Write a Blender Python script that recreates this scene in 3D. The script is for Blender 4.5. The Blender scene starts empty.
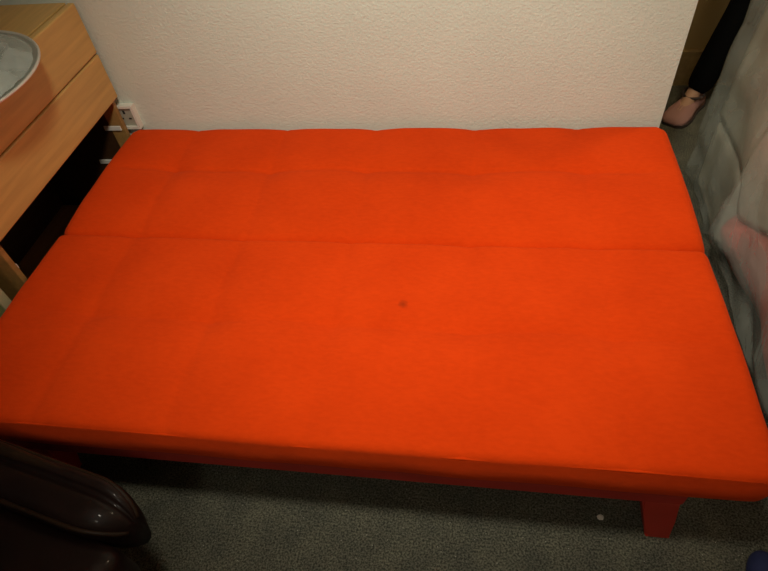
import bpy, bmesh, math, random
from mathutils import Vector, noise, Matrix
random.seed(4)
S = bpy.context.scene
COL = S.collection

# ---------------------------------------------------------------- camera, world, light, exposure
cd = bpy.data.cameras.new('camera'); cam = bpy.data.objects.new('camera', cd); COL.objects.link(cam)
cam.location = (1.227, -1.699, 1.509)
cam.rotation_euler = (0.732, 0.086, 0.125)
cd.sensor_width = 36; cd.lens = 574.9 * 36 / 768; cd.clip_start = 0.02
S.camera = cam

w = bpy.data.worlds.new('world'); S.world = w; w.use_nodes = True
w.node_tree.nodes['Background'].inputs[0].default_value = (1.0, 0.86, 0.66, 1)
w.node_tree.nodes['Background'].inputs[1].default_value = 0.05

ld = bpy.data.lights.new('ceiling_spot', 'SPOT'); lamp = bpy.data.objects.new('ceiling_spot', ld); COL.objects.link(lamp)
lamp.location = (1.12, -1.34, 2.25)
lamp.rotation_euler = (Vector((1.07, -0.24, 0.40)) - Vector(lamp.location)).to_track_quat('-Z', 'Y').to_euler()
ld.energy = 100; ld.color = (1.0, 0.93, 0.76); ld.spot_size = math.radians(84); ld.spot_blend = 1.0; ld.shadow_soft_size = 0.10

hd = bpy.data.lights.new('hall_fill', 'POINT'); hl = bpy.data.objects.new('hall_fill', hd); COL.objects.link(hl)
hl.location = (2.35, 0.35, 2.15); hd.energy = 16; hd.color = (1.0, 0.80, 0.52); hd.shadow_soft_size = 0.08  # added fill that brightens the dark hall, no known lamp

fd = bpy.data.lights.new('front_fill', 'POINT'); fl_ = bpy.data.objects.new('front_fill', fd); COL.objects.link(fl_)
fl_.location = (1.0, -2.55, 2.2); fd.energy = 9; fd.color = (1.0, 0.93, 0.78); fd.shadow_soft_size = 0.15  # added weak fill for the floor and sofa front, an invented source

vs = S.view_settings
S.display_settings.display_device = 'sRGB'
vs.view_transform = 'Standard'; vs.look = 'None'; vs.gamma = 1; vs.use_curve_mapping = False
vs.exposure = 0.35

# ---------------------------------------------------------------- materials
def new_mat(name):
    m = bpy.data.materials.new(name); m.use_nodes = True
    nt = m.node_tree; return m, nt, nt.nodes['Principled BSDF']

def mat(name, col, rough=0.6, metal=0.0, var=0.0, scale=8.0, stretch=(1, 1, 1), bump=0.0, bscale=60.0, bdist=0.002, sheen=0.0, spec=0.5, detail=4, coat=0.0):
    m, nt, p = new_mat(name); N = nt.nodes.new; L = nt.links.new
    p.inputs['Roughness'].default_value = rough; p.inputs['Metallic'].default_value = metal
    p.inputs['Specular IOR Level'].default_value = spec; p.inputs['Sheen Weight'].default_value = sheen
    p.inputs['Coat Weight'].default_value = coat
    tc = N('ShaderNodeTexCoord'); mp = N('ShaderNodeMapping'); mp.inputs['Scale'].default_value = stretch
    L(tc.outputs['Object'], mp.inputs['Vector'])
    if var:
        nz = N('ShaderNodeTexNoise'); nz.inputs['Scale'].default_value = scale; nz.inputs['Detail'].default_value = detail
        L(mp.outputs[0], nz.inputs['Vector'])
        cr = N('ShaderNodeValToRGB'); cr.color_ramp.elements[0].position = 0.3; cr.color_ramp.elements[1].position = 0.7
        cr.color_ramp.elements[0].color = [max(0, c * (1 - var)) for c in col] + [1]
        cr.color_ramp.elements[1].color = [min(1, c * (1 + var)) for c in col] + [1]
        L(nz.outputs['Fac'], cr.inputs[0]); L(cr.outputs[0], p.inputs['Base Color'])
    else:
        p.inputs['Base Color'].default_value = list(col) + [1]
    if bump:
        n2 = N('ShaderNodeTexNoise'); n2.inputs['Scale'].default_value = bscale; n2.inputs['Detail'].default_value = 3
        L(mp.outputs[0], n2.inputs['Vector'])
        b = N('ShaderNodeBump'); b.inputs['Strength'].default_value = bump; b.inputs['Distance'].default_value = bdist
        L(n2.outputs['Fac'], b.inputs['Height']); L(b.outputs[0], p.inputs['Normal'])
    return m

def fabric_mat():
    m, nt, p = new_mat('orange_fabric'); N = nt.nodes.new; L = nt.links.new
    p.inputs['Roughness'].default_value = 0.95; p.inputs['Specular IOR Level'].default_value = 0.08
    p.inputs['Sheen Weight'].default_value = 0.12; p.inputs['Sheen Roughness'].default_value = 0.6
    p.inputs['Sheen Tint'].default_value = (1, .25, .08, 1)
    tc = N('ShaderNodeTexCoord')
    big = N('ShaderNodeTexNoise'); big.inputs['Scale'].default_value = 5; big.inputs['Detail'].default_value = 6
    L(tc.outputs['Object'], big.inputs['Vector'])
    fine = N('ShaderNodeTexNoise'); fine.inputs['Scale'].default_value = 90; fine.inputs['Detail'].default_value = 3
    mp = N('ShaderNodeMapping'); mp.inputs['Scale'].default_value = (0.55, 1.3, 1); L(tc.outputs['Object'], mp.inputs['Vector'])
    L(mp.outputs[0], fine.inputs['Vector'])
    add = N('ShaderNodeMath'); add.operation = 'MULTIPLY_ADD'; add.inputs[1].default_value = 0.6
    L(fine.outputs['Fac'], add.inputs[0]); L(big.outputs['Fac'], add.inputs[2])
    cr = N('ShaderNodeValToRGB'); cr.color_ramp.elements[0].position = 0.5; cr.color_ramp.elements[1].position = 1.05
    cr.color_ramp.elements[0].color = (0.60, 0.040, 0.0018, 1); cr.color_ramp.elements[1].color = (0.70, 0.052, 0.003, 1)
    L(add.outputs[0], cr.inputs[0])
    # one small round stain on the seat
    geo = N('ShaderNodeNewGeometry')
    d = N('ShaderNodeVectorMath'); d.operation = 'DISTANCE'; d.inputs[1].default_value = (1.064, -0.782, 0.403)
    wob = N('ShaderNodeTexNoise'); wob.inputs['Scale'].default_value = 120
    L(tc.outputs['Object'], wob.inputs['Vector'])
    L(geo.outputs['Position'], d.inputs[0])
    dd = N('ShaderNodeMath'); dd.operation = 'MULTIPLY_ADD'; dd.inputs[1].default_value = 0.012
    L(wob.outputs['Fac'], dd.inputs[0]); L(d.outputs['Value'], dd.inputs[2])
    mr = N('ShaderNodeMapRange'); mr.inputs['From Min'].default_value = 0.008; mr.inputs['From Max'].default_value = 0.021
    mr.inputs['To Min'].default_value = 0.65; mr.inputs['To Max'].default_value = 0.0
    L(dd.outputs[0], mr.inputs['Value'])
    mx = N('ShaderNodeMix'); mx.data_type = 'RGBA'; mx.inputs['B'].default_value = (0.22, 0.02, 0.004, 1)
    L(mr.outputs[0], mx.inputs['Factor']); L(cr.outputs[0], mx.inputs['A']); L(mx.outputs['Result'], p.inputs['Base Color'])
    wv = N('ShaderNodeTexNoise'); wv.inputs['Scale'].default_value = 260; wv.inputs['Detail'].default_value = 2
    L(tc.outputs['Object'], wv.inputs['Vector'])
    b = N('ShaderNodeBump'); b.inputs['Strength'].default_value = 0.35; b.inputs['Distance'].default_value = 0.0012
    b2 = N('ShaderNodeBump'); b2.inputs['Strength'].default_value = 0.12; b2.inputs['Distance'].default_value = 0.003
    L(big.outputs['Fac'], b2.inputs['Height']); L(b2.outputs[0], b.inputs['Normal'])
    L(wv.outputs['Fac'], b.inputs['Height']); L(b.outputs[0], p.inputs['Normal'])
    return m

def carpet_mat():
    m, nt, p = new_mat('grey_carpet'); N = nt.nodes.new; L = nt.links.new
    p.inputs['Roughness'].default_value = 1.0; p.inputs['Specular IOR Level'].default_value = 0.1
    tc = N('ShaderNodeTexCoord')
    a = N('ShaderNodeTexNoise'); a.inputs['Scale'].default_value = 210; a.inputs['Detail'].default_value = 3; a.inputs['Roughness'].default_value = .6
    c = N('ShaderNodeTexNoise'); c.inputs['Scale'].default_value = 14; c.inputs['Detail'].default_value = 4
    v = N('ShaderNodeTexVoronoi'); v.inputs['Scale'].default_value = 110
    for n in (a, c, v): L(tc.outputs['Object'], n.inputs['Vector'])
    cr = N('ShaderNodeValToRGB'); e = cr.color_ramp.elements
    e[0].position = 0.38; e[0].color = (0.042, 0.045, 0.036, 1); e[1].position = 0.64; e[1].color = (0.185, 0.185, 0.145, 1)
    L(a.outputs['Fac'], cr.inputs[0])
    cr2 = N('ShaderNodeValToRGB'); e = cr2.color_ramp.elements
    e[0].position = 0.35; e[0].color = (.8, .8, .8, 1); e[1].position = 0.7; e[1].color = (1.15, 1.12, 1.05, 1)
    L(c.outputs['Fac'], cr2.inputs[0])
    mu = N('ShaderNodeMix'); mu.data_type = 'RGBA'; mu.blend_type = 'MULTIPLY'; mu.inputs['Factor'].default_value = 1
    L(cr.outputs[0], mu.inputs['A']); L(cr2.outputs[0], mu.inputs['B'])
    # sparse pale flecks
    fl = N('ShaderNodeMapRange'); fl.inputs['From Min'].default_value = 0.10; fl.inputs['From Max'].default_value = 0.16
    fl.inputs['To Min'].default_value = 1; fl.inputs['To Max'].default_value = 0
    L(v.outputs['Distance'], fl.inputs['Value'])
    sp = N('ShaderNodeSeparateColor'); L(v.outputs['Color'], sp.inputs[0])
    th = N('ShaderNodeMath'); th.operation = 'GREATER_THAN'; th.inputs[1].default_value = 0.93; L(sp.outputs[0], th.inputs[0])
    mm = N('ShaderNodeMath'); mm.operation = 'MULTIPLY'; L(fl.outputs[0], mm.inputs[0]); L(th.outputs[0], mm.inputs[1])
    mx = N('ShaderNodeMix'); mx.data_type = 'RGBA'; mx.inputs['B'].default_value = (0.42, 0.41, 0.34, 1)
    L(mm.outputs[0], mx.inputs['Factor']); L(mu.outputs['Result'], mx.inputs['A']); L(mx.outputs['Result'], p.inputs['Base Color'])
    b = N('ShaderNodeBump'); b.inputs['Strength'].default_value = 0.9; b.inputs['Distance'].default_value = 0.006
    L(a.outputs['Fac'], b.inputs['Height']); L(b.outputs[0], p.inputs['Normal'])
    return m

def wall_mat(name, col, strength=0.5):
    m, nt, p = new_mat(name); N = nt.nodes.new; L = nt.links.new
    p.inputs['Roughness'].default_value = 0.9; p.inputs['Specular IOR Level'].default_value = 0.2
    tc = N('ShaderNodeTexCoord')
    a = N('ShaderNodeTexNoise'); a.inputs['Scale'].default_value = 150; a.inputs['Detail'].default_value = 4
    mp = N('ShaderNodeMapping'); mp.inputs['Scale'].default_value = (0.95, 1, 1.05); L(tc.outputs['Object'], mp.inputs['Vector'])
    c = N('ShaderNodeTexNoise'); c.inputs['Scale'].default_value = 3; c.inputs['Detail'].default_value = 5
    L(mp.outputs[0], a.inputs['Vector']); L(tc.outputs['Object'], c.inputs['Vector'])
    cr = N('ShaderNodeValToRGB'); e = cr.color_ramp.elements
    e[0].position = .3; e[0].color = [x * .93 for x in col] + [1]; e[1].position = .7; e[1].color = list(col) + [1]
    L(c.outputs['Fac'], cr.inputs[0]); L(cr.outputs[0], p.inputs['Base Color'])
    b = N('ShaderNodeBump'); b.inputs['Strength'].default_value = strength; b.inputs['Distance'].default_value = 0.004
    L(a.outputs['Fac'], b.inputs['Height']); L(b.outputs[0], p.inputs['Normal'])
    return m

def wood_mat(name, col, var=0.16):
    return mat(name, col, rough=0.45, var=var, scale=6, stretch=(9, 0.6, 9), bump=0.08, bscale=20, detail=6, spec=0.35)

def plastic_mat(name, alpha, tint, rough=0.22):
    m, nt, p = new_mat(name); N = nt.nodes.new; L = nt.links.new
    p.inputs['Base Color'].default_value = list(tint) + [1]; p.inputs['Roughness'].default_value = rough
    p.inputs['Specular IOR Level'].default_value = 0.5
    tc = N('ShaderNodeTexCoord')
    a = N('ShaderNodeTexNoise'); a.inputs['Scale'].default_value = 6; a.inputs['Detail'].default_value = 5; a.inputs['Distortion'].default_value = 1.2
    L(tc.outputs['Object'], a.inputs['Vector'])
    b = N('ShaderNodeBump'); b.inputs['Strength'].default_value = 0.3; b.inputs['Distance'].default_value = 0.02
    L(a.outputs['Fac'], b.inputs['Height']); L(b.outputs[0], p.inputs['Normal'])
    mr = N('ShaderNodeMapRange'); mr.inputs['From Min'].default_value = .35; mr.inputs['From Max'].default_value = .7
    mr.inputs['To Min'].default_value = alpha - .05; mr.inputs['To Max'].default_value = alpha + .08
    L(a.outputs['Fac'], mr.inputs['Value']); L(mr.outputs[0], p.inputs['Alpha'])
    return m

M = dict(
    fabric=fabric_mat(), carpet=carpet_mat(),
    wall=wall_mat('textured_wall', (0.675, 0.745, 0.655), .62), hall=wall_mat('tan_wall', (0.42, 0.30, 0.13), .1),
    plain=wall_mat('plain_wall', (0.55, 0.50, 0.42), .2), ceil=wall_mat('ceiling_paint', (0.75, 0.72, 0.66), .1),
    skirt=wood_mat('tan_skirting', (0.36, 0.25, 0.11)),
    base=mat('red_base_fabric', (0.42, 0.026, 0.014), .9, var=.1, bump=.2, bscale=200),
    legm=mat('red_painted_leg', (0.52, 0.030, 0.014), .6, var=.08),
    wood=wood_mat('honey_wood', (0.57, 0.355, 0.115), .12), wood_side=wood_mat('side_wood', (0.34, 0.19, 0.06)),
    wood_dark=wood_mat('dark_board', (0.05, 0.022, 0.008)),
    metal=mat('runner_metal', (0.72, 0.70, 0.64), .4, 0.0), silver=mat('silver', (0.62, 0.66, 0.62), .3, 0.85, bump=.06, bscale=30),
    rim=mat('silver_rim', (0.66, 0.63, 0.56), .35, 0.4),
    white=mat('white_plastic', (0.80, 0.77, 0.68), .35), socket=mat('grey_socket_face', (0.40, 0.39, 0.31), .4), dark=mat('dark_slot', (0.02, 0.02, 0.02), .6),
    leather=mat('dark_brown_leather', (0.008, 0.0032, 0.0026), .5, var=.3, scale=14, bump=.25, bscale=120, bdist=.0015, spec=.15, coat=.12),
    leather_roll=mat('lighter_brown_leather', (0.016, 0.008, 0.004), .5, var=.3, scale=14, bump=.25, bscale=120, bdist=.0015, spec=.15),  # lighter brown than the main leather, for piping and roll
    skin=mat('skin', (0.55, 0.33, 0.22), .5, spec=.3), trouser=mat('black_cloth', (0.004, 0.004, 0.004), .95, bump=.2, bscale=150, spec=.1),
    shoe=mat('mauve_suede', (0.46, 0.25, 0.22), .85, var=.1, bump=.2, bscale=180), sole=mat('dark_sole', (0.05, 0.035, 0.03), .8),
    top=mat('dark_jumper', (0.03, 0.03, 0.035), .95), hair=mat('brown_hair', (0.03, 0.016, 0.008), .6),
    grey=mat('grey_beige_cloth', (0.62, 0.60, 0.48), .95, var=.3, scale=3.2, bump=.4, bscale=12, bdist=.02),
    pink=mat('pink_cloth', (0.74, 0.15, 0.12), .95, var=.18, scale=5, bump=.4, bscale=14, bdist=.02),
    blue=mat('blue_cloth', (0.02, 0.03, 0.11), .8, var=.2, bump=.3, bscale=30, bdist=.01),
    green=mat('green_board', (0.28, 0.33, 0.13), .5, var=.1), green_edge=mat('pale_edge', (0.42, 0.42, 0.25), .5),
    scrap=mat('white_paper', (0.75, 0.73, 0.66), .8),
    sheet=plastic_mat('milky_plastic_sheet', 0.44, (0.50, 0.54, 0.48)), bag=plastic_mat('clear_plastic', 0.40, (0.66, 0.72, 0.68), .10),
)

# ---------------------------------------------------------------- helpers
def put(name, bm, m, parent=None, smooth=False, weld=True):
    if weld: bmesh.ops.remove_doubles(bm, verts=bm.verts[:], dist=1e-5)
    bmesh.ops.recalc_face_normals(bm, faces=bm.faces[:])
    me = bpy.data.meshes.new(name); bm.to_mesh(me); bm.free()
    if smooth:
        for p in me.polygons: p.use_smooth = True
    o = bpy.data.objects.new(name, me); COL.objects.link(o)
    me.materials.append(M[m] if isinstance(m, str) else m)
    if parent: o.parent = parent; o.matrix_parent_inverse = Matrix.Translation(-Vector(parent.location))
    return o

def empty(name, loc):
    o = bpy.data.objects.new(name, None); COL.objects.link(o); o.location = loc; o.empty_display_size = .1
    return o

def tag(o, label=None, cat=None, group=None, kind=None):
    if label: o['label'] = label
    if cat: o['category'] = cat
    if group: o['group'] = group
    if kind: o['kind'] = kind
    return o

def box(bm, x0, x1, y0, y1, z0, z1, bev=0.0, seg=2):
    g = bmesh.ops.create_cube(bm, size=1)
    vs_ = g['verts']
    for v in vs_:
        v.co = Vector(((x0 + x1) / 2 + v.co.x * (x1 - x0), (y0 + y1) / 2 + v.co.y * (y1 - y0), (z0 + z1) / 2 + v.co.z * (z1 - z0)))
    if bev:
        es = list({e for v in vs_ for e in v.link_edges})
        bmesh.ops.bevel(bm, geom=es, offset=bev, segments=seg, affect='EDGES', profile=.5)
    return bm

def boxo(name, m, parent, *a, bev=0.0, seg=2, smooth=False):
    return put(name, box(bmesh.new(), *a, bev=bev, seg=seg), m, parent, smooth, weld=False)

def tube(bm, pts, r, n=8):
    pts = [Vector(p) for p in pts]; rings = []
    for i, p in enumerate(pts):
        t = (pts[min(i + 1, len(pts) - 1)] - pts[max(i - 1, 0)]).normalized()
        a = t.cross(Vector((0, 0, 1))); a = a.normalized() if a.length > 1e-4 else Vector((1, 0, 0)); b = a.cross(t)
        rr = r[i] if isinstance(r, (list, tuple)) else r
        rings.append([bm.verts.new(p + rr * (math.cos(2 * math.pi * k / n) * a + math.sin(2 * math.pi * k / n) * b)) for k in range(n)])
    for q in range(len(rings) - 1):
        for k in range(n):
            bm.faces.new((rings[q][k], rings[q][(k + 1) % n], rings[q + 1][(k + 1) % n], rings[q + 1][k]))
    bm.faces.new(rings[0]); bm.faces.new(rings[-1][::-1])
    return bm

def loft(bm, rings, closed=True, caps=True):
    R_ = [[bm.verts.new(p) for p in r] for r in rings]; n = len(R_[0])
    for i in range(len(R_) - 1):
        for k in range(n if closed else n - 1):
            bm.faces.new((R_[i][k], R_[i][(k + 1) % n], R_[i + 1][(k + 1) % n], R_[i + 1][k]))
    if caps: bm.faces.new(R_[0][::-1]); bm.faces.new(R_[-1])
    return bm

def lathe(bm, prof, c, n=64, sx=1, sy=1):
    return loft(bm, [[(c[0] + r * sx * math.cos(2 * math.pi * k / n), c[1] + r * sy * math.sin(2 * math.pi * k / n), c[2] + z) for k in range(n)] for r, z in prof])

# ---------------------------------------------------------------- setting
def struct(name, m, *a): return tag(boxo(name, m, None, *a), kind='structure')
struct('floor', 'carpet', -0.80, 3.40, -3.4, 1.25, -0.06, 0.0)
struct('wall_back', 'wall', -0.80, 1.822, 0.03, 0.15, 0.0, 2.4)
struct('wall_left', 'plain', -0.92, -0.80, -3.4, 1.25, 0.0, 2.4)
struct('wall_hall', 'hall', -0.80, 3.40, 0.99, 1.25, 0.0, 2.4)
struct('wall_right', 'plain', 3.40, 3.52, -3.4, 1.25, 0.0, 2.4)
struct('wall_front', 'plain', -0.92, 3.52, -3.52, -3.4, 0.0, 2.4)
struct('ceiling', 'ceil', -0.92, 3.52, -3.52, 1.25, 2.4, 2.5)
struct('baseboard_hall', 'skirt', -0.80, 3.40, 0.968, 0.99, 0.0, 0.165)

# ---------------------------------------------------------------- sofa bed
SW, SD, FOLD, TOP, BOT = 1.865, 1.176, -0.556, 0.400, 0.300
SX = -0.026
sofa = tag(empty('sofa_bed', (SW / 2, -0.62, 0)), 'bright orange-red fabric sofa bed folded flat against the textured wall', 'sofa bed')
COLS = [0.26, 0.595, 0.915, 1.25, 1.585]
def spaced(a, b, ra, rb, n):
    out = []
    for k in range(9): t = k / 8; out.append(a + ra * (1 - math.cos(t * math.pi / 2)) if False else a + ra * t * t)
    m_ = int(n)
    for k in range(1, m_): out.append(a + ra + (b - rb - a - ra) * k / m_)
    for k in range(8, -1, -1): t = k / 8; out.append(b - rb * t * t)
    return out
def cushion(y0, y1, r0, r1, seam_y, cr0, cr1):
    """y0 < y1; r = edge rounding at y0 / y1; cr = plan corner radius at y0 / y1"""
    rx = 0.035
    xs = spaced(0, SW, rx, rx, 150); ys = spaced(y0, y1, r0, r1, 52)
    bm = bmesh.new(); G = []
    for y in ys:
        row = []
        for x in xs:
            px, py = x, y
            ex, ey0, ey1 = min(x, SW - x), y - y0, y1 - y
            for (ey, sgn, cr, yy) in ((ey0, 1, cr0, y0), (ey1, -1, cr1, y1)):
                if ex < cr and ey < cr:
                    dx, dy = cr - ex, cr - ey; h_ = math.hypot(dx, dy); s = max(dx, dy) / h_ if h_ > 0 else 1
                    cx = cr if x < SW / 2 else SW - cr
                    px = cx + (-dx if x < SW / 2 else dx) * s; py = yy + sgn * (cr - dy * s)
            z = TOP
            dr = 0
            for e, r in ((ex, rx), (ey0, r0), (ey1, r1)):
                if e < r: dr += (r - math.sqrt(max(0, r * r - (r - e) ** 2))) * .9
            z -= min(dr, .045)
            # soft pillow crown, seams, tufts, unevenness
            fx = [0] + COLS + [SW]; 
            z += 0.006 * math.sin(math.pi * min(1, max(0, (y - y0) / (y1 - y0))))
            for c in COLS:
                q = (x - c); z -= 0.0034 * math.exp(-(q / .008) ** 2) + 0.0036 * math.exp(-(q / .05) ** 2)
                z -= 0.007 * math.exp(-(q / .05) ** 2 - ((y - seam_y) / .04) ** 2)
                if y1 > -.1: z -= 0.003 * math.exp(-(q / .06) ** 2 - ((y - y1) / .06) ** 2)
            wy = seam_y + .006 * math.sin(x * 9.7)
            fe = min(1, max(0, ex - .01) / .14); fe = fe * fe * (3 - 2 * fe)
            z -= fe * (0.0062 * math.exp(-((y - wy) / .008) ** 2) + 0.007 * math.exp(-((y - wy) / .05) ** 2))
            z += 0.004 * noise.noise((x * 3.1, y * 3.1, 2.3)) + 0.0016 * noise.noise((x * 11, y * 11, 7.1))
            if y0 > -1: z += .005 - (.012 + .012 * fe) * math.exp(-(ey0 / .06)) # back half dips into the fold
            row.append(bm.verts.new((px + SX, py, z)))
        G.append(row)
    ny, nx = len(ys), len(xs)
    for j in range(ny - 1):
        for i in range(nx - 1): bm.faces.new((G[j][i], G[j][i + 1], G[j + 1][i + 1], G[j + 1][i]))
    loop = [G[0][i] for i in range(nx)] + [G[j][-1] for j in range(1, ny)] + [G[-1][i] for i in range(nx - 2, -1, -1)] + [G[j][0] for j in range(ny - 2, 0, -1)]
    c = Vector((SW / 2, (y0 + y1) / 2, 0)); prev = loop
    for t, bulge in ((.2, .004), (.45, .007), (.7, .005), (.9, .003), (1.0, -.004)):
        cur = []
        for v in loop:
            d = Vector((1 if v.co.x > SX + SW - .05 else (-1 if v.co.x < SX + .05 else 0), 1 if v.co.y > y1 - .05 and y1 > -.1 else (-1 if v.co.y < y0 + .05 and y0 < -1 else 0), 0))
            if d.length: d.normalize()
            w_ = bulge + .003 * noise.noise((v.co.x * 6, v.co.y * 6, t))
            cur.append(bm.verts.new((v.co.x + d.x * w_, v.co.y + d.y * w_, v.co.z + (BOT - v.co.z) * t)))
        n = len(loop)
        for k in range(n): bm.faces.new((prev[k], prev[(k + 1) % n], cur[(k + 1) % n], cur[k]))
        prev = cur
    bm.faces.new(prev[::-1])
    return bm
seat = put('seat_cushion', cushion(-SD, FOLD, .020, .012, -0.849, .045, .016), 'fabric', sofa, True)
back = put('back_cushion', cushion(FOLD + .006, 0.016, .030, .03, -0.233, .016, .04), 'fabric', sofa, True)
# stitched welt along the front and side edges of the seat
bm = bmesh.new(); pts = []
for k in range(0, 121):
    x = SX + .045 + (SW - .09) * k / 120
    pts.append((x, -SD + .0042, TOP - .013 + .002 * math.sin(x * 5) + .004 * noise.noise((x * 3.1, -SD * 3.1, 2.3)) ))
tube(bm, pts, .0032, 6); put('piping', bm, 'fabric', seat, True)
boxo('base_frame', 'base', sofa, .05, 1.69, -SD + .004, -.05, .245, BOT + .002, bev=.006)
def leg(x, y, sp):
    b = bmesh.new(); rings = []
    for z, hw in ((0, .027), (.004, .029), (.12, .034), (.249, .040)):
        o = sp * (1 - z / .249)
        rings.append([(x + o + sx * hw, y + sy * hw, z) for sx, sy in ((-1, -1), (1, -1), (1, 1), (-1, 1))])
    loft(b, rings); bmesh.ops.bevel(b, geom=[e for e in b.edges if abs(e.verts[0].co.z - e.verts[1].co.z) > .05], offset=.006, segments=2, affect='EDGES')
    return put('leg', b, 'legm', sofa)
for lx, sp in ((.16, -.055), (1.648, .055)):
    for ly in (-SD + .050, -.16): leg(lx, ly, sp)

# ---------------------------------------------------------------- chest of drawers
CX0, CXF, CY0, CY1 = -0.49, -0.040, -0.745, 0.004
chest = tag(empty('chest_of_drawers', (-.29, -.38, 0)), 'honey-coloured wooden chest of drawers with two lower drawers missing, in the corner', 'chest of drawers')
boxo('top_panel', 'wood', chest, CX0, CXF - .006, CY0, CY1, .834, .856, bev=.003)
for ya, yb in ((CY1 - .022, CY1 - .004), (CY0 + .004, CY0 + .022)):
    sp = boxo('side_panel', 'wood_side', chest, CX0, CXF + .004, ya, yb, 0, .834, bev=.002)
    inner = ya - .009 if ya > -.3 else yb + .003
    for z in (.415, .268):
        boxo('drawer_runner', 'metal', sp, CXF - (.07 if z > .3 else .16), CXF - .004, inner, inner + .006, z, z + .018, bev=.002)
for ya in (CY1 - .0245, CY0 + .0225): boxo('dark_inset', 'wood_dark', chest, CX0 + .01, -.088, ya, ya + .002, .02, .53)  # added dark sheets that darken the empty drawer opening
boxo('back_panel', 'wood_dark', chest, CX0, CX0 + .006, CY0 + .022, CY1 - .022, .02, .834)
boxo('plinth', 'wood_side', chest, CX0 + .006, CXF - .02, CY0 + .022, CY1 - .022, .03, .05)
for z0, z1 in ((.694, .855), (.534, .690)):
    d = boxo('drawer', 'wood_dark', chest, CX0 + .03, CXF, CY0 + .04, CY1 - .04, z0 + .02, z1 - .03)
    boxo('drawer_front', 'wood', d, CXF, CXF + .024, CY0, CY1, z0, z1, bev=.005)

# green board standing at the near side of the chest
gb = tag(empty('green_board', (-.26, -.82, 0)), 'pale-edged green board standing upright beside the chest of drawers', 'board')
boxo('board_face', 'green', gb, -.48, -.046, -.832, -.808, 0, .52, bev=.002)
boxo('edge_strip', 'green_edge', gb, -.046, -.038, -.836, -.805, 0, .522, bev=.003)

# ---------------------------------------------------------------- dish with plastic on the chest
DC = (-.128, -.556, .856)
dish = tag(empty('silver_dish', DC), 'large round silver dish overhanging the front edge of the chest', 'dish')
bm = bmesh.new()
lathe(bm, [(.02, .003), (.085, .003), (.16, .010), (.245, .024), (.284, .034), (.288, .032), (.247, .020), (.16, .006), (.08, .0), (.02, .0)], DC, 96, 1.0, 1.02)
put('dish_bowl', bm, 'silver', dish, True)
bm = bmesh.new()
loft(bm, [[(DC[0] + (.288 + .0035 * math.cos(a)) * math.cos(t), DC[1] + 1.02 * (.288 + .0035 * math.cos(a)) * math.sin(t), DC[2] + .034 + .004 * math.sin(a)) for a in [k * math.pi / 4 for k in range(8)]] for t in [j * 2 * math.pi / 96 for j in range(97)]], caps=False)
put('dish_rim', bm, 'rim', dish, True)
bm = bmesh.new(); G = []
for j in range(29):
    row = []
    r = .276 * j / 28
    for k in range(120):
        a = 2 * math.pi * k / 120; x, y = r * math.cos(a), r * math.sin(a)
        base = .006 + r * .092
        z = base + .004 + (.050 * abs(noise.noise((x * 9, y * 9, 1.7))) + .034 * abs(noise.noise((x * 19 + 3, y * 19, 6.2))) + .010) * min(1, (29 - j) / 7) + .014 * abs(noise.noise((x * 40, y * 40, 4.2)))
        if j > 26: z = max(base + .004, z - .008)
        row.append(bm.verts.new((DC[0] + x, DC[1] + y, DC[2] + z)))
    G.append(row)
for j in range(28):
    for k in range(120): bm.faces.new((G[j][k], G[j][(k + 1) % 120], G[j + 1][(k + 1) % 120], G[j + 1][k]))
o = put('plastic_bag', bm, 'bag', None, True)
tag(o, 'crumpled clear plastic bag lying in the silver dish', 'plastic bag')

# ---------------------------------------------------------------- wall socket
sk = tag(empty('wall_socket', (-.03, .03, .447)), 'white-rimmed wall socket low on the wall between chest and sofa bed', 'socket')
bm = bmesh.new()
for a in ((-.069, .003, .006, .030, .400, .409), (-.069, .003, .006, .030, .484, .493), (.003, .012, .006, .030, .400, .493), (-.078, -.069, .006, .030, .400, .493)): box(bm, *a)
put('rim', bm, 'white', sk, weld=False)
fp = boxo('face_plate', 'socket', sk, -.070, .004, .016, .029, .408, .486, bev=.002)
bm = bmesh.new()
for a in ((-.037, -.029, .0145, .017, .458, .471), (-.053, -.043, .0145, .017, .436, .442), (-.023, -.013, .0145, .017, .436, .442)): box(bm, *a)
put('pin_hole', bm, 'dark', fp, weld=False)

# ---------------------------------------------------------------- person in the hall
person = tag(empty('person', (2.2, .82, 0)), 'person in black trousers and mauve slip-on shoes standing beyond the wall', 'person')
def skin_obj(name, chains, m, parent, sub=2):
    vs_, es_, rs, roots = [], [], [], []
    for ch in chains:
        off = len(vs_); pts, edges = ch
        for p in pts: vs_.append(p[:3]); rs.append(p[3])
        for e in edges: es_.append((e[0] + off, e[1] + off))
        roots.append(off)
    me = bpy.data.meshes.new(name); me.from_pydata(vs_, es_, []); me.update()
    o = bpy.data.objects.new(name, me); COL.objects.link(o); me.materials.append(M[m])
    sk_ = o.modifiers.new('skin', 'SKIN'); sk_.use_smooth_shade = True
    for i, r in enumerate(rs): me.skin_vertices[0].data[i].radius = (r, r)
    for i in roots: me.skin_vertices[0].data[i].use_root = True
    ss = o.modifiers.new('sub', 'SUBSURF'); ss.levels = sub; ss.render_levels = sub
    if parent: o.parent = parent; o.matrix_parent_inverse = Matrix.Translation(-Vector(parent.location))
    return o
def chain(*pts): return (list(pts), [(i, i + 1) for i in range(len(pts) - 1)])
FD = Vector((-.60, -.80, 0)); SDV = Vector((.80, -.60, 0))
A1 = Vector((2.190, .790, .085)); A2 = Vector((2.42, .68, .085))
K1 = Vector((2.285, .79, .47)); K2 = Vector((2.44, .66, .47))
H1 = Vector((2.31, .81, .86)); H2 = Vector((2.45, .705, .86)); P = (H1 + H2) / 2 + Vector((0, 0, .07))
CH = P + Vector((0, 0, .36)); NK = CH + Vector((0, 0, .14)); HD = NK + FD * .02 + Vector((0, 0, .14))
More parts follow.
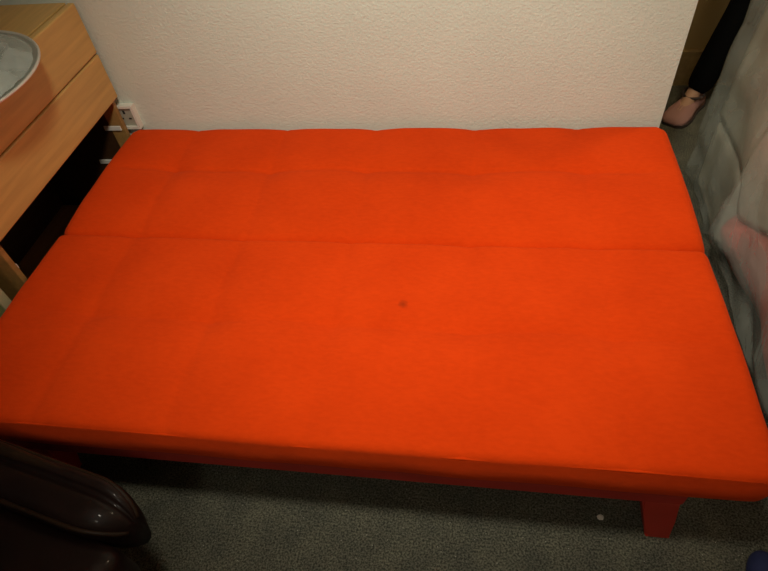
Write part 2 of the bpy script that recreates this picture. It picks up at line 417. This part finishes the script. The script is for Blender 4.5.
S1 = CH + SDV * -.17 + Vector((0, 0, .08)); S2 = CH + SDV * .17 + Vector((0, 0, .08))
E1 = S1 - SDV * .05 + Vector((0, 0, -.28)); E2 = S2 + SDV * .05 + Vector((0, 0, -.28))
W1 = E1 + FD * .08 + Vector((0, 0, -.24)); W2 = E2 + FD * .08 + Vector((0, 0, -.24))
def V4(v, r): return (v.x, v.y, v.z, r)
body_pts = [V4(P, .12), V4(H1, .085), V4(K1, .052), V4(K1.lerp(A1, .45), .045), V4(A1, .033), V4(A1 + FD * .09 - Vector((0, 0, .05)), .03), V4(A1 + FD * .17 - Vector((0, 0, .06)), .024),
            V4(H2, .085), V4(K2, .052), V4(K2.lerp(A2, .45), .045), V4(A2, .033), V4(A2 + FD * .09 - Vector((0, 0, .05)), .03), V4(A2 + FD * .17 - Vector((0, 0, .06)), .024),
            V4(P + Vector((0, 0, .18)), .105), V4(CH, .12), V4(NK, .05), V4(HD - Vector((0, 0, .05)), .072), V4(HD + Vector((0, 0, .05)), .088), V4(HD + Vector((0, 0, .10)), .06),
            V4(S1, .055), V4(E1, .042), V4(W1, .028), V4(S2, .055), V4(E2, .042), V4(W2, .028)]
body_e = [(0, 1), (1, 2), (2, 3), (3, 4), (4, 5), (5, 6), (0, 7), (7, 8), (8, 9), (9, 10), (10, 11), (11, 12), (0, 13), (13, 14), (14, 15), (15, 16), (16, 17), (17, 18), (14, 19), (19, 20), (20, 21), (14, 22), (22, 23), (23, 24)]
chains = [(body_pts, body_e)]
for Wp in (W1, W2):
    dn = Vector((0, 0, -1)); chains.append(chain(V4(Wp, .026), V4(Wp + dn * .05, .032), V4(Wp + dn * .09, .030)))
    for k, ln in enumerate((.075, .085, .08, .062)):
        b = Wp + dn * .085 + FD * (.030 - .02 * k)
        chains.append(chain(V4(b, .009), V4(b + dn * ln * .5, .009), V4(b + dn * ln + FD.cross(Vector((0, 0, 1))) * .012, .008)))
    b = Wp + dn * .035 + FD * .025; chains.append(chain(V4(b, .011), V4(b + FD * .025 + dn * .03, .010), V4(b + FD * .03 + dn * .065, .009)))
for sx in (-1, 1):
    b = HD + FD * .078 + SDV * .032 * sx + Vector((0, 0, .01)); chains.append(chain(V4(b, .012), V4(b + FD * .008, .010)))
    b = HD + SDV * .085 * sx; chains.append(chain(V4(b, .016), V4(b - Vector((0, 0, .03)), .012)))
b = HD + FD * .085; chains.append(chain(V4(b + Vector((0, 0, .005)), .008), V4(b + FD * .018 - Vector((0, 0, .03)), .012)))
b = HD + FD * .078 - Vector((0, 0, .06)); chains.append(chain(V4(b - SDV * .018, .006), V4(b + FD * .006, .008), V4(b + SDV * .018, .006)))
skin_obj('body', chains, 'skin', person)
def up(v, z): return Vector((v.x, v.y, z))
tr = [V4(P, .145), V4(H1, .108), V4(K1, .078), V4(K1.lerp(A1, .5), .068), V4(K1.lerp(A1, .8), .060), V4(A1 + Vector((0, 0, -.025)), .056),
      V4(H2, .108), V4(K2, .078), V4(K2.lerp(A2, .5), .068), V4(K2.lerp(A2, .8), .060), V4(A2 + Vector((0, 0, -.025)), .056), V4(P + Vector((0, 0, .1)), .13)]
skin_obj('trousers', [(tr, [(0, 1), (1, 2), (2, 3), (3, 4), (4, 5), (0, 6), (6, 7), (7, 8), (8, 9), (9, 10), (0, 11)])], 'trouser', person)
jp = [V4(P + Vector((0, 0, .06)), .15), V4(P + Vector((0, 0, .2)), .128), V4(CH, .145), V4(NK - Vector((0, 0, .03)), .062), V4(S1, .075), V4(E1, .058), V4(W1.lerp(E1, .1), .042), V4(S2, .075), V4(E2, .058), V4(W2.lerp(E2, .1), .042)]
skin_obj('jumper', [(jp, [(0, 1), (1, 2), (2, 3), (2, 4), (4, 5), (5, 6), (2, 7), (7, 8), (8, 9)])], 'top', person)
skin_obj('hair', [chain(V4(HD - FD * .05 - Vector((0, 0, .10)), .06), V4(HD - FD * .04, .085), V4(HD - FD * .015 + Vector((0, 0, .085)), .088))], 'hair', person)
def shoe(A):
    heel = A - FD * .055; rings = []; srings = []
    for t, hw, hz in ((0, .020, .045), (.04, .034, .066), (.14, .038, .072), (.32, .037, .072), (.48, .040, .066), (.66, .047, .058), (.84, .046, .048), (.94, .038, .040), (1.0, .020, .026)):
        c = heel + FD * .262 * t; c.z = 0
        rings.append([c + SDV * 1.25 * hw * math.cos(a) + Vector((0, 0, .010 + max(0, (hz - .010) * math.sin(a) if a <= math.pi else -.004))) for a in [k * math.pi / 6 for k in range(12)]])
        srings.append([c + SDV * (1.25 * hw + .004) * sx + Vector((0, 0, z)) for sx, z in ((-1, 0), (1, 0), (1, .013), (-1, .013))])
    b = bmesh.new(); loft(b, rings); s = put('shoe', b, 'shoe', person, True)
    b = bmesh.new(); loft(b, srings); put('sole', b, 'sole', s)
    b = bmesh.new(); c = heel + FD * .075; c.z = 0; tube(b, [c + SDV * .044 * math.cos(a) + FD * .05 * math.sin(a) + Vector((0, 0, .072)) for a in [k * math.pi / 10 for k in range(21)]], .006, 6); put('opening_trim', b, 'sole', s, True)
shoe(A1); shoe(A2)

# ---------------------------------------------------------------- wrapped pile on the right
def clamp01(t): return max(0., min(1., t))
def sm(a, b, t): t = clamp01((t - a) / (b - a)); return t * t * (3 - 2 * t)
def lerp_tab(tab, y):
    if y <= tab[0][0]: return tab[0][1]
    for (a, va), (b, vb) in zip(tab, tab[1:]):
        if y <= b: return va + (vb - va) * sm(a, b, y)
    return tab[-1][1]
GREYX = [(-1.9, 2.05), (-1.2, 2.0), (-.6, 2.0), (-.25, 2.01), (.02, 2.055), (.28, 2.06), (.36, 2.12)]
PINKX = [(-1.9, 2.06), (-1.16, 2.05), (-.95, 1.95), (-.88, 1.945), (-.76, 1.955), (-.57, 1.99), (-.40, 1.985), (-.27, 1.965), (-.17, 2.03)]
def grey_x(y, z): return lerp_tab(GREYX, y) + .02 * noise.noise((y * 3, z * 2.2, 5)) + .05 * sm(.5, 1.15, z)
def pink_x(y, z):
    x = lerp_tab(PINKX, y) + .012 * noise.noise((y * 4, z * 5, 9))
    return x + .72 * max(0, .215 - z) ** 1.15 * (1 - .5 * sm(-1.0, -1.3, -y) * 0) + .1 * max(0, z - .235)
def seam_z(y): return min(.62, .225 + .62 * max(0, -.25 - y))
def bundle(name, fx, y0, y1, z0, z1, x1, m, label, cat, ny=60, nz=24, topcurve=.05):
    bm = bmesh.new(); F, B = [], []
    for j in range(nz + 1):
        f, b_ = [], []
        for i in range(ny + 1):
            y = y0 + (y1 - y0) * i / ny
            za = z0(y) if callable(z0) else z0; zb = z1(y) if callable(z1) else z1
            z = za + (zb - za) * j / nz
            ed = min((y - y0), (y1 - y)); ez = zb - z
            rr = .04; ins = 0
            if ed < rr: ins += rr - math.sqrt(max(0, rr * rr - (rr - ed) ** 2))
            if ez < rr: ins += rr - math.sqrt(max(0, rr * rr - (rr - ez) ** 2))
            f.append(bm.verts.new((fx(y, z) + min(ins, .09), y, z))); b_.append(bm.verts.new((x1 - min(ins, .09), y, z)))
        F.append(f); B.append(b_)
    for j in range(nz):
        for i in range(ny):
            bm.faces.new((F[j][i], F[j][i + 1], F[j + 1][i + 1], F[j + 1][i])); bm.faces.new((B[j][i], B[j + 1][i], B[j + 1][i + 1], B[j][i + 1]))
        bm.faces.new((F[j][0], F[j + 1][0], B[j + 1][0], B[j][0])); bm.faces.new((F[j][ny], B[j][ny], B[j + 1][ny], F[j + 1][ny]))
    for i in range(ny):
        bm.faces.new((F[0][i], B[0][i], B[0][i + 1], F[0][i + 1])); bm.faces.new((F[nz][i], F[nz][i + 1], B[nz][i + 1], B[nz][i]))
    return tag(put(name, bm, m, None, True, weld=False), label, cat)
bundle('bedding_bundle', lambda y, z: pink_x(y, z) + .022 + .09 * sm(-1.0, -1.16, -y) * 0, -1.40, -.17, .002, seam_z, 2.80, 'pink', 'pink bedding bundle at the bottom of the pile under the plastic sheet', 'bedding')
bundle('blanket_bundle', lambda y, z: grey_x(y, z) + .03, -1.70, .275, lambda y: seam_z(y) + .008 + .06 * sm(-.22, -.13, y), 1.07, 2.65, 'grey', 'grey-beige soft bundle stacked upright under the plastic sheet', 'bedding', 80, 36)
bundle('cloth_bundle', lambda y, z: grey_x(y, z) + .03, -.12, .265, .002, .28, 2.75, 'grey', 'small grey-beige bundle at the far floor end of the plastic-covered pile', 'bedding', 24, 16)
# blue bag near the front of the pile
bm = bmesh.new(); rings = []
for j in range(15):
    t = j / 14; z = .004 + .105 * math.sin(t * math.pi / 2); s = math.cos(t * math.pi / 2) ** .5 if t < 1 else .02
    rings.append([(2.06 + .24 * s * math.cos(a) * (1 + .1 * noise.noise((math.cos(a), math.sin(a), t))), -1.56 + .13 * s * math.sin(a), z) for a in [k * math.pi / 16 for k in range(32)]])
# ---------------------------------------------------------------- plastic sheet draped over the pile
bm2 = bmesh.new()
def sheet_x(y, z):
    g = grey_x(y, z); p_ = pink_x(y, z)
    k = sm(-.02, -.20, y) if False else sm(.0, 1., clamp01((-.09 - y) / .14))
    low = g + (min(g, p_) - g) * k
    x = low
    fl = sm(-1.16, -1.30, y) if False else clamp01((-1.14 - y) / .08)
    x -= fl * (.0 * (1 - sm(0.03, .34, z)))
    x += .018 * noise.noise((y * 4 + z * 3, z * 7, 3)) - .008 * abs(noise.noise((y * 3 - z * 5, z * 5, 13))) + .006 * noise.noise((y * 13, z * 9 + y * 6, 8))
    return x
NY, NZ = 150, 84; G = []
for j in range(NZ + 1):
    row = []
    for i in range(NY + 1):
        y = -1.95 + (.36 + 1.95) * i / NY
        t = j / NZ
        if t < .8:
            z0 = .02 + .10 * clamp01((-.08 - y) / .12) - .11 * clamp01((-1.0 - y) / .14); z = z0 + (1.126 - z0) * t / .8; x = sheet_x(y, z); 
            if z > 1.07: x += (z - 1.07) * .6
        else:
            z = 1.128 + .012 * noise.noise((y * 4, t * 9, 2)); x = sheet_x(y, 1.12) + .03 + (t - .8) / .2 * .62
        ez = sm(.31, .36, y); x += ez * .16
        row.append(bm2.verts.new((x, y, z)))
    G.append(row)
for j in range(NZ):
    for i in range(NY): bm2.faces.new((G[j][i], G[j][i + 1], G[j + 1][i + 1], G[j + 1][i]))
tag(put('plastic_sheet', bm2, 'sheet', None, True, weld=False), 'milky translucent plastic dust sheet draped over the pile right of the sofa bed', 'plastic sheet')
# blue bag
rings = []
for j in range(13):
    t = j / 12 * math.pi / 2; s = max(.05, math.cos(t) ** .6); z = .004 + .045 * math.sin(t)
    rings.append([(1.928 + .048 * s * math.cos(a), -1.255 + .09 * s * math.sin(a), z) for a in [k * math.pi / 16 for k in range(32)]])
bm.free(); bm = bmesh.new(); loft(bm, rings)
tag(put('cloth_bag', bm, 'blue', None, True), 'dark blue cloth bag on the carpet at the near corner of the plastic sheet', 'bag')

# ---------------------------------------------------------------- leather armchair, near left
AX = Vector((.979, -.205, 0)); AN = Vector((.205, .979, 0)); TIP = Vector((.580, -1.392, 0))
def P3(s, n, z): v = TIP + AX * s + AN * n; return Vector((v.x, v.y, z))
chair = tag(empty('leather_armchair', P3(-.3, -.3, 0)), 'dark brown glossy leather armchair with piped arm at the near left', 'armchair')
NC = .024
def pbox(name, s0, s1, n0, n1, z0, z1, bev):
    b = bmesh.new(); box(b, s0, s1, n0, n1, z0, z1, bev, 4)
    for v in b.verts: v.co = P3(v.co.x, v.co.y, v.co.z)
    return put(name, b, 'leather', chair, True, weld=False)
def arm(n_off, flip):
    prof = [(.030, .352), (.070, .358), (.094, .385), (.100, .415), (.094, .438), (.080, .452), (.062, .457), (.046, .452), (.036, .440), (.026, .449), (.0, .458), (-.04, .458), (-.07, .450), (-.088, .432), (-.094, .40), (-.085, .365), (-.04, .352)]
    ss = [-.50 + .4 * k / 14 for k in range(14)] + [-.10 + .10 * math.sin(k / 10 * math.pi / 2) for k in range(11)]
    rings = []
    for s in ss:
        e = clamp01((s + .10) / .10); w_ = max(.16, math.sqrt(max(0, 1 - e * e * .93))); hz = 1 - .10 * e ** 3
        rings.append([P3(s, n_off + flip * n * .6 * w_, z * (hz if z > .2 else 1) - .012 * clamp01((s + .3) / .3) * (z > .2)) for n, z in prof])
    b = bmesh.new(); loft(b, rings); a = put('armrest', b, 'leather', chair, True)
    pbox('arm_panel', -.50, -.24, n_off - .035, n_off + .035, .06, .37, .02)
    for n0, z0 in ((.086, .445), (-.082, .444)):
        pts = []
        for s in ss[:-1]:
            e = clamp01((s + .10) / .10); w_ = max(.16, math.sqrt(max(0, 1 - e * e * .93))); hz = 1 - .10 * e ** 3
            pts.append(P3(s, n_off + flip * n0 * .6 * w_, z0 * hz - .012 * clamp01((s + .3) / .3)))
        b = bmesh.new(); tube(b, pts, .005, 6); put('piping', b, 'leather_roll', a, True)
    pts = []
    b = bmesh.new(); rr = []
    for s in ss[:-4]:
        e = clamp01((s + .10) / .10); w_ = max(.16, math.sqrt(max(0, 1 - e * e * .93))); hz = 1 - .10 * e ** 3
        pts.append(P3(s, n_off + flip * .064 * .6 * w_, .447 * hz - .012 * clamp01((s + .3) / .3))); rr.append(.015 * (1 - .75 * clamp01((s + .36) / .34)))
    tube(b, pts, rr, 10); put('arm_roll', b, 'leather_roll', a, True)
arm(NC, 1); arm(NC - .64, -1)
pbox('seat_base', -.46, -.24, NC - .60, NC - .040, .06, .26, .02)
pbox('seat_cushion', -.43, .030, NC - .585, NC - .045, .255, .425, .045)
pbox('backrest', -.55, -.42, NC - .70, NC + .040, .08, .72, .05)
for s in (-.46, -.28):
    for n in (NC, NC - .64): pbox('foot', s - .025, s + .025, n - .025, n + .025, 0, .07, .004)

# ---------------------------------------------------------------- scrap on the carpet
bm = bmesh.new(); bmesh.ops.create_icosphere(bm, subdivisions=2, radius=.007)
for v in bm.verts: v.co = Vector((1.573 + v.co.x * 1.2, -1.119 + v.co.y, .005 + v.co.z * .6)) + v.co * .5 * noise.noise(v.co * 300)
tag(put('paper_scrap', bm, 'scrap', None), 'tiny white scrap of paper on the carpet in front of the sofa bed', 'scrap')
